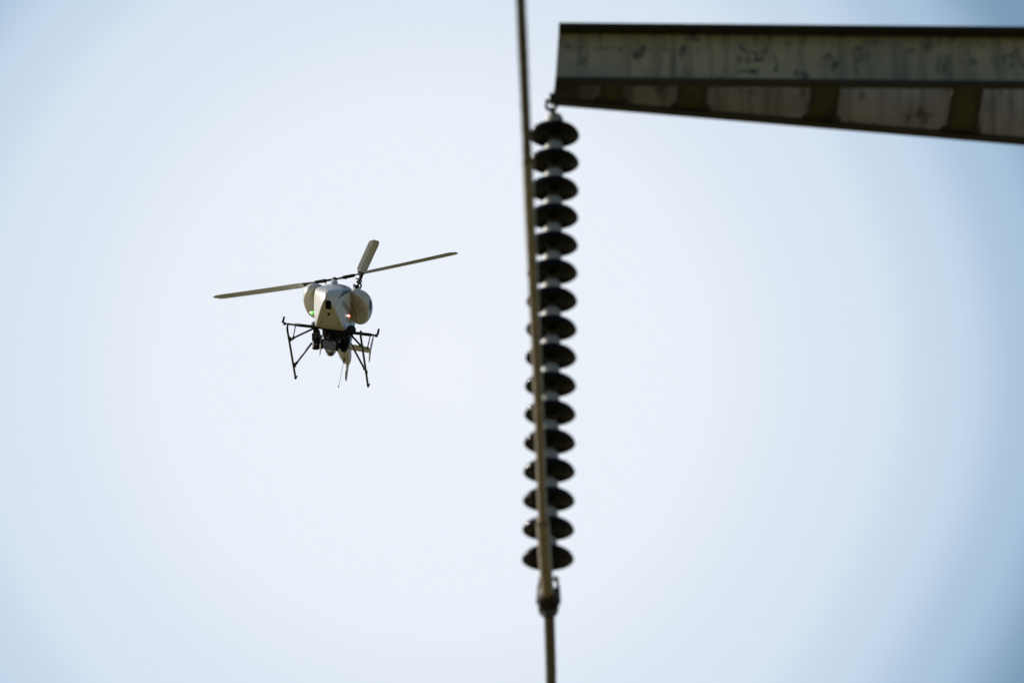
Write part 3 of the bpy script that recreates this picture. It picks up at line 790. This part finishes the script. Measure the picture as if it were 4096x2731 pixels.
# --- aerial boom across the nose, with its four rods
XA = 0.46
A0, A1 = Lx(1136, 1294, XA), Lx(1293, 1311, XA)
B0, B1 = Lx(1500, 1342, XA), Lx(1385, 1327, XA)
bar = tubes('cross_bar', [Lx(1150, 1295.5, XA), Lx(1320, 1315, XA), Lx(1498, 1341, XA)], 0.012, M_black)
link('sleeve', tube([Lx(1179, 1298.5, XA), Lx(1286, 1310.5, XA)], 0.0175, 14), M_black, bar)
link('sleeve', tube([Lx(1396, 1329, XA), Lx(1485, 1339.5, XA)], 0.0185, 14), M_black, bar)
for (jx, jy, ax_, ay_, bx_, by_) in ((1139, 1294, 1136.5, 1267.5, 1131.5, 1289), (1505, 1342, 1515.5, 1316, 1510.5, 1337)):
    kn = link('joint', box(Lx(jx, jy + 0.5, XA), (0.022, 0.034, 0.030), bevel=0.004), M_black, bar, False)
    bm = bmesh.new()
    add_tube(bm, [Lx(ax_, ay_, XA), Lx(bx_, by_, XA)], [0.0125, 0.0135], 10)
    add_tube(bm, [Lx(bx_ - 5, by_ - 1, XA), Lx(bx_ + 4, by_ + 1, XA)], 0.0075, 8)
    add_tube(bm, [Lx(bx_ + 2, by_ - 1, XA), Lx(jx + (2 if jx < 1300 else -2), jy, XA)], 0.006, 8)
    link('aerial', bm, M_black, bar)
for (a, b) in (((1182, 1303), (1170.5, 1360.5)), ((1481, 1344), (1468.5, 1397))):
    bm = bmesh.new(); add_tube(bm, [Lx(a[0], a[1], XA), Lx((a[0] * .35 + b[0] * .65), (a[1] * .35 + b[1] * .65), XA), Lx(b[0], b[1], XA)], [0.0062, 0.0072, 0.0078], 10)
    link('aerial', bm, M_black, bar)

# --- payload under the nose
XP = 0.34
PROLL = R(0)
def PX(px, py, x=XP): return Lx(px, py, x)
def pbox(px0, py0, px1, py1, dx, x=XP, bevel=0.004, bm=None):
    """box whose front face covers these pixels"""
    c = (PX(px0, py0, x) + PX(px1, py1, x)) / 2
    ww = abs(PX(px1, (py0 + py1) / 2, x).y - PX(px0, (py0 + py1) / 2, x).y)
    hh = abs(PX((px0 + px1) / 2, py0, x).z - PX((px0 + px1) / 2, py1, x).z)
    bm = bm or bmesh.new()
    return add_box(bm, c - Vector((dx / 2, 0, 0)), (dx, ww, hh), Matrix.Rotation(PROLL, 3, 'X'), bevel)
rig = link('payload_frame', pbox(1290, 1312, 1398, 1334, 0.20, XP + 0.06), M_black, heli, False)
bm = pbox(1296, 1332, 1390, 1366, 0.14, XP + 0.02)
link('electronics_block', bm, M_black, heli, False)
rnd = random.Random(11)
# connectors and small boxes on the front of the block
for i in range(46):
    px, py = rnd.uniform(1293, 1386), rnd.uniform(1316, 1364)
    c = PX(px, py, XP + 0.03 + rnd.uniform(0, 0.02)); s = (rnd.uniform(0.012, 0.03), rnd.uniform(0.010, 0.030), rnd.uniform(0.010, 0.028))
    mm = rnd.choice([M_black] * 7 + [M_gimbal, M_steel])
    if mm in (M_steel, M_gimbal): s = (0.012, 0.008, 0.010)
    link('connector', box(c, s, Matrix.Rotation(rnd.uniform(-.5, .5), 3, 'X'), 0.0015), mm, rig, False)
def cable(pxs, r, m, x=XP + 0.06, par=rig):
    return link('cable', tube(curve_pts([PX(a, b, x + (q[0] if q else 0)) for a, b, *q in pxs], 8), r, 8), m, par)
cable([(1290, 1305), (1291, 1318), (1290, 1330), (1294, 1342)], 0.0035, M_gcable)
cable([(1290, 1345), (1292, 1330), (1296, 1343)], 0.002, M_gcable)
cable([(1349, 1308), (1350.5, 1320), (1349, 1328), (1355, 1336)], 0.0025, M_gcable)
cable([(1313, 1360), (1312, 1369), (1317, 1375), (1324, 1374), (1330, 1366), (1331, 1358)], 0.0024, M_cable, XP + 0.09)
cable([(1346, 1358), (1347, 1368), (1342, 1376), (1336, 1379)], 0.0024, M_cable, XP + 0.09)
cable([(1302, 1358), (1304, 1368), (1300, 1374)], 0.0026, M_cable, XP + 0.09)
cable([(1351, 1404), (1356, 1407), (1363, 1405), (1368, 1397)], 0.0022, M_gcable, XP)
for i in range(16):
    x0, y0 = rnd.uniform(1295, 1380), rnd.uniform(1316, 1330); x1, y1 = x0 + rnd.uniform(-22, 22), rnd.uniform(1345, 1366)
    cable([(x0, y0), (x0 + rnd.uniform(-8, 8), (y0 * 2 + y1) / 3, 0.02), (x1 + rnd.uniform(-8, 8), (y0 + y1 * 2) / 3, 0.02), (x1, y1)], rnd.uniform(0.0022, 0.0045), M_cable)
for (x, y, w_, h_) in ((1308.5, 1349, 1.6, 3.4), (1313, 1346, 1.0, 5.0), (1312.5, 1355, 1.0, 3.0), (1315, 1299 + 13, 1.6, 1.6), (1319, 1313, 1.6, 1.6), (1358, 1366, 3.5, 3.5), (1347, 1356, 1.6, 1.6), (1364, 1356, 1.6, 1.6)):
    link('connector', pbox(x - w_, y - h_, x + w_, y + h_, 0.012, XP + 0.075, 0.002), M_steel, rig, False)
PROLL = R(11)
# tall black unit on the left: box above, cylinder below
bx = link('battery_box', pbox(1247, 1330, 1280, 1361, 0.11, XP + 0.03, 0.006), M_black, heli, False)
link('neck', pbox(1252, 1318, 1279, 1332, 0.08, XP + 0.01, 0.006), M_black, bx, False)
for x in (1258.5, 1266.5, 1274):
    link('slot', pbox(x - 1.2, 1329.5, x + 1.2, 1339, 0.006, XP + 0.036, 0.001), M_label, bx, False)
for (x0, y0, x1, y1) in ((1255, 1343.5, 1268.5, 1346.5), (1253, 1352.5, 1260, 1354.5)):
    link('label_plate', pbox(x0, y0, x1, y1, 0.006, XP + 0.036, 0.001), M_label, bx, False)
c0, c1 = PX(1264, 1360, XP), PX(1264, 1393, XP)
cy = link('battery_cylinder', tube([c0, c0 * 0.5 + c1 * 0.5, c1], [0.0435, 0.0435, 0.043], 36), M_black, heli)
auto_smooth(cy, 40)
link('label_plate', pbox(1254, 1375, 1267, 1380, 0.006, XP + 0.046, 0.001), M_label, cy, False)
bm = bmesh.new(); add_tube(bm, [PX(1284, 1340, XP - 0.02), PX(1283, 1352, XP - 0.02), PX(1282, 1362, XP), PX(1280, 1372, XP)], [0.009, 0.012, 0.012, 0.006], 10)
link('bracket', bm, M_steel, bx)
link('latch', tube([PX(1250, 1361, XP + 0.02), PX(1250.5, 1365, XP + 0.02)], 0.006, 10), M_steel, bx)
PROLL = R(4)
# stabilised camera ball in the middle
gc = PX(1320, 1383, XP - 0.02)
gim = link('gimbal_camera', box(gc + Vector((0, 0, 0.006)), (0.13, 0.150, 0.075), Matrix.Rotation(R(6), 3, 'Y'), 0.012), M_gimbal, heli, False)
bm = bmesh.new()
for s in (-1, 1):
    add_tube(bm, [gc + Vector((0, s * 0.080, 0.01)), gc + Vector((0, s * 0.098, 0.01))], [0.062, 0.056], 28)
auto_smooth(link('yoke', bm, M_fit, gim), 40)
lo = PX(1319, 1398, XP - 0.02)
bm = bmesh.new()
add_prism(bm, [lo + Vector((0.045, -0.066, 0.022)), lo + Vector((0.045, 0.066, 0.022)), lo + Vector((0.045, 0.052, -0.022)), lo + Vector((0.045, 0.028, -0.050)), lo + Vector((0.045, -0.020, -0.050)), lo + Vector((0.045, -0.050, -0.018))], (-0.12, 0, 0))
bmesh.ops.bevel(bm, geom=bm.edges[:], offset=0.006, segments=2, affect='EDGES')
low = link('camera_base', bm, M_white, gim, False)
auto_smooth(link('lens_window', tube([PX(1323, 1412, XP + 0.0), PX(1323.5, 1419, XP - 0.02)], [0.034, 0.028], 24), M_pink, gim), 40)
for (x, y) in ((1303.5, 1396), (1331, 1399), (1333, 1409), (1306, 1406)):
    link('foot', tube([PX(x, y - 1.5, XP + 0.032), PX(x, y + 2, XP + 0.032)], 0.0085, 10), M_black, gim)
for (x0, y0, x1, y1, mm) in ((1311, 1377, 1336, 1383, M_gimbal), (1297, 1364, 1303, 1382, M_gimbal), (1296, 1384, 1342, 1391, M_gimbal)):
    link('cover_plate', pbox(x0, y0, x1, y1, 0.008, XP + 0.052, 0.002), mm, gim, False)
for (x, y) in ((1294, 1386), (1305, 1385.5), (1337, 1390), (1317, 1392)):
    link('screw', tube([PX(x, y, XP + 0.050), PX(x, y, XP + 0.062)], 0.0045, 8), M_black, gim)
link('motor', tube([PX(1323, 1362, XP + 0.05), PX(1323, 1362, XP - 0.02)], 0.028, 24), M_fit, gim)
# searchlight-like cylinder on the right, its barrel pointing forward
lc = PX(1372, 1382.5, XP + 0.04)
td = Vector((1, 0.06, -0.20)).normalized()
cyl = link('lens_barrel', lathe([(0, -0.16), (0.040, -0.16), (0.043, -0.13), (0.045, -0.04), (0.0465, 0.0), (0.0455, 0.004), (0.042, 0.004), (0.040, -0.012), (0, -0.014)], lc, td, 40), M_hole, heli)
link('front_glass', lathe([(0, -0.010), (0.041, -0.0105)], lc, td, 32), M_hole, cyl)
link('barrel_mount', pbox(1352, 1334, 1398, 1374, 0.14, XP - 0.02, 0.008), M_black, heli, False)
link('side_plate', pbox(1396, 1345, 1399, 1385, 0.10, XP - 0.03, 0.001), M_gimbal, heli, False)
